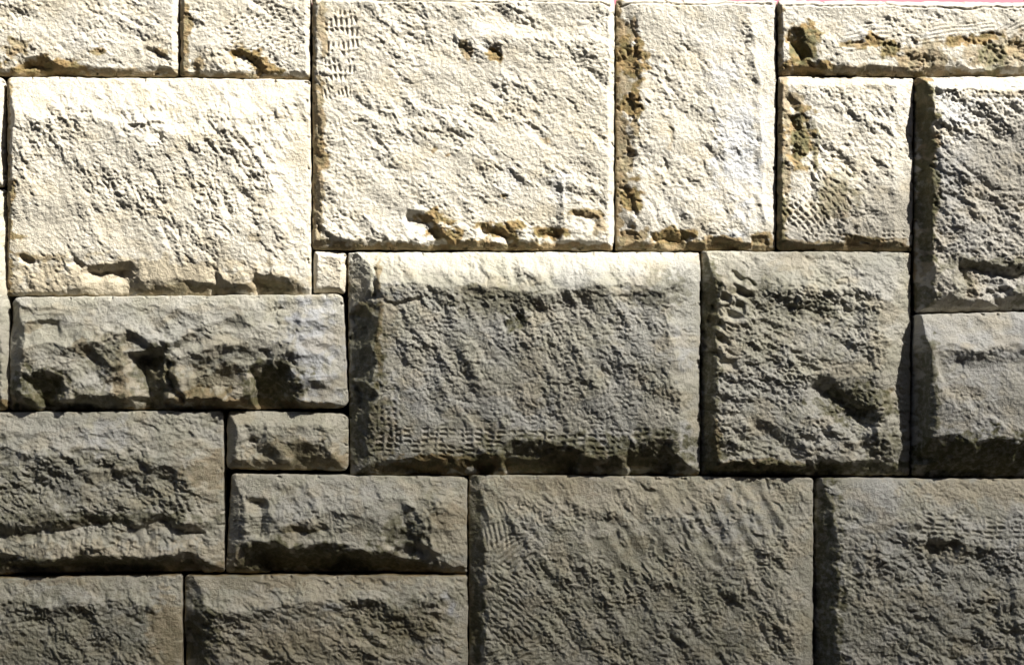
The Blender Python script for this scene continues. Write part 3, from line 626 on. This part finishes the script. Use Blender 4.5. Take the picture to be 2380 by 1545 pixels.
def box_mesh(name, boxes, mat, parent=None):
    v, f = [], []
    for (x0, x1, y0, y1, z0, z1) in boxes:
        b = len(v)
        v += [(x, y, z) for z in (z0, z1) for y in (y0, y1) for x in (x0, x1)]
        f += [tuple(b + i for i in q) for q in ((0, 2, 3, 1), (4, 5, 7, 6), (0, 1, 5, 4), (2, 6, 7, 3), (0, 4, 6, 2), (1, 3, 7, 5))]
    me = bpy.data.meshes.new(name); me.from_pydata(v, [], f); me.update(); me.materials.append(mat)
    o = bpy.data.objects.new(name, me); COL.objects.link(o); o.parent = parent
    return o
def wx(p): return (p - CX) * S
def wz(p): return CZ + (CY - p) * S
box_mesh('mortar_bed', [(wx(-1890), wx(4290), 70 * S, 0.45, 0.0, wz(16))], MORTAR, wall)

# pink coping on top of the wall, set back from the stone faces
cp = box_mesh('coping', [(wx(-1900), wx(4300), 40 * S, 0.46, wz(15), wz(-60))], PINK, wall)
cp['label'] = 'pink painted edge along the top of the wall'

# ------------------------------------------------------------------ ground
n = 60; vs = []; fs = []
for i in range(n + 1):
    for j in range(n + 1):
        u, v = (i / n - .5) * 2, (j / n - .5) * 2
        vs.append((60 * u ** 3, 60 * v ** 3, 0.0))
for i in range(n):
    for j in range(n): fs.append((i * (n + 1) + j, (i + 1) * (n + 1) + j, (i + 1) * (n + 1) + j + 1, i * (n + 1) + j + 1))
me = bpy.data.meshes.new('ground'); me.from_pydata(vs, [], fs); me.materials.append(GROUND)
g = bpy.data.objects.new('ground', me); COL.objects.link(g); g['kind'] = 'structure'

# ------------------------------------------------------------------ unseen slatted screen, added to throw soft shade on the lower wall
DIST = 7.2
off = L * DIST
yscr = off.y
def edge(px):     # upper limit of the shade on the wall, in drawing units
    return 700 if px < 1450 else 700 - (px - 1450) * 0.44
boxes = []; p = 100.0; PITCH = 56.0
while p < 3300:
    # solid share of the pitch grows downwards
    c = 0.38 + 0.15 * min(1, max(0, (p - 700) / 220)) + 0.19 * min(1, max(0, (p - 900) / 800))
    if p > 700: xl = -1700
    else: xl = 1450 + (700 - p) / 0.44
    xr = 4200
    boxes.append((wx(xl) + off.x, wx(xr) + off.x, yscr - 0.002, yscr + 0.002, wz(p + c * PITCH) + off.z, wz(p) + off.z))
    p += PITCH
hb = wz(p) + off.z - 0.05             # top of the added block that carries the screen
scr = empty('added_shade_screen'); scr['kind'] = 'structure'
scr['label'] = 'unseen slatted timber screen, added to dim the lower wall'
for b_ in boxes: box_mesh('shade_slat', [b_], TIMBER, scr)
for xp, zt in ((-1700, wz(735)), (4190, wz(100))):
    box_mesh('shade_screen_post', [(wx(xp) + off.x - .04, wx(xp) + off.x + .04, yscr - .06, yscr - .012, hb, zt + off.z)], STEEL, scr)
box_mesh('sky_blocker', [(-25, 30, yscr - 9, yscr - 0.08, -0.1, hb)], BRICK)['kind'] = 'structure'  # unseen block, added to cut sky light and carry the screen
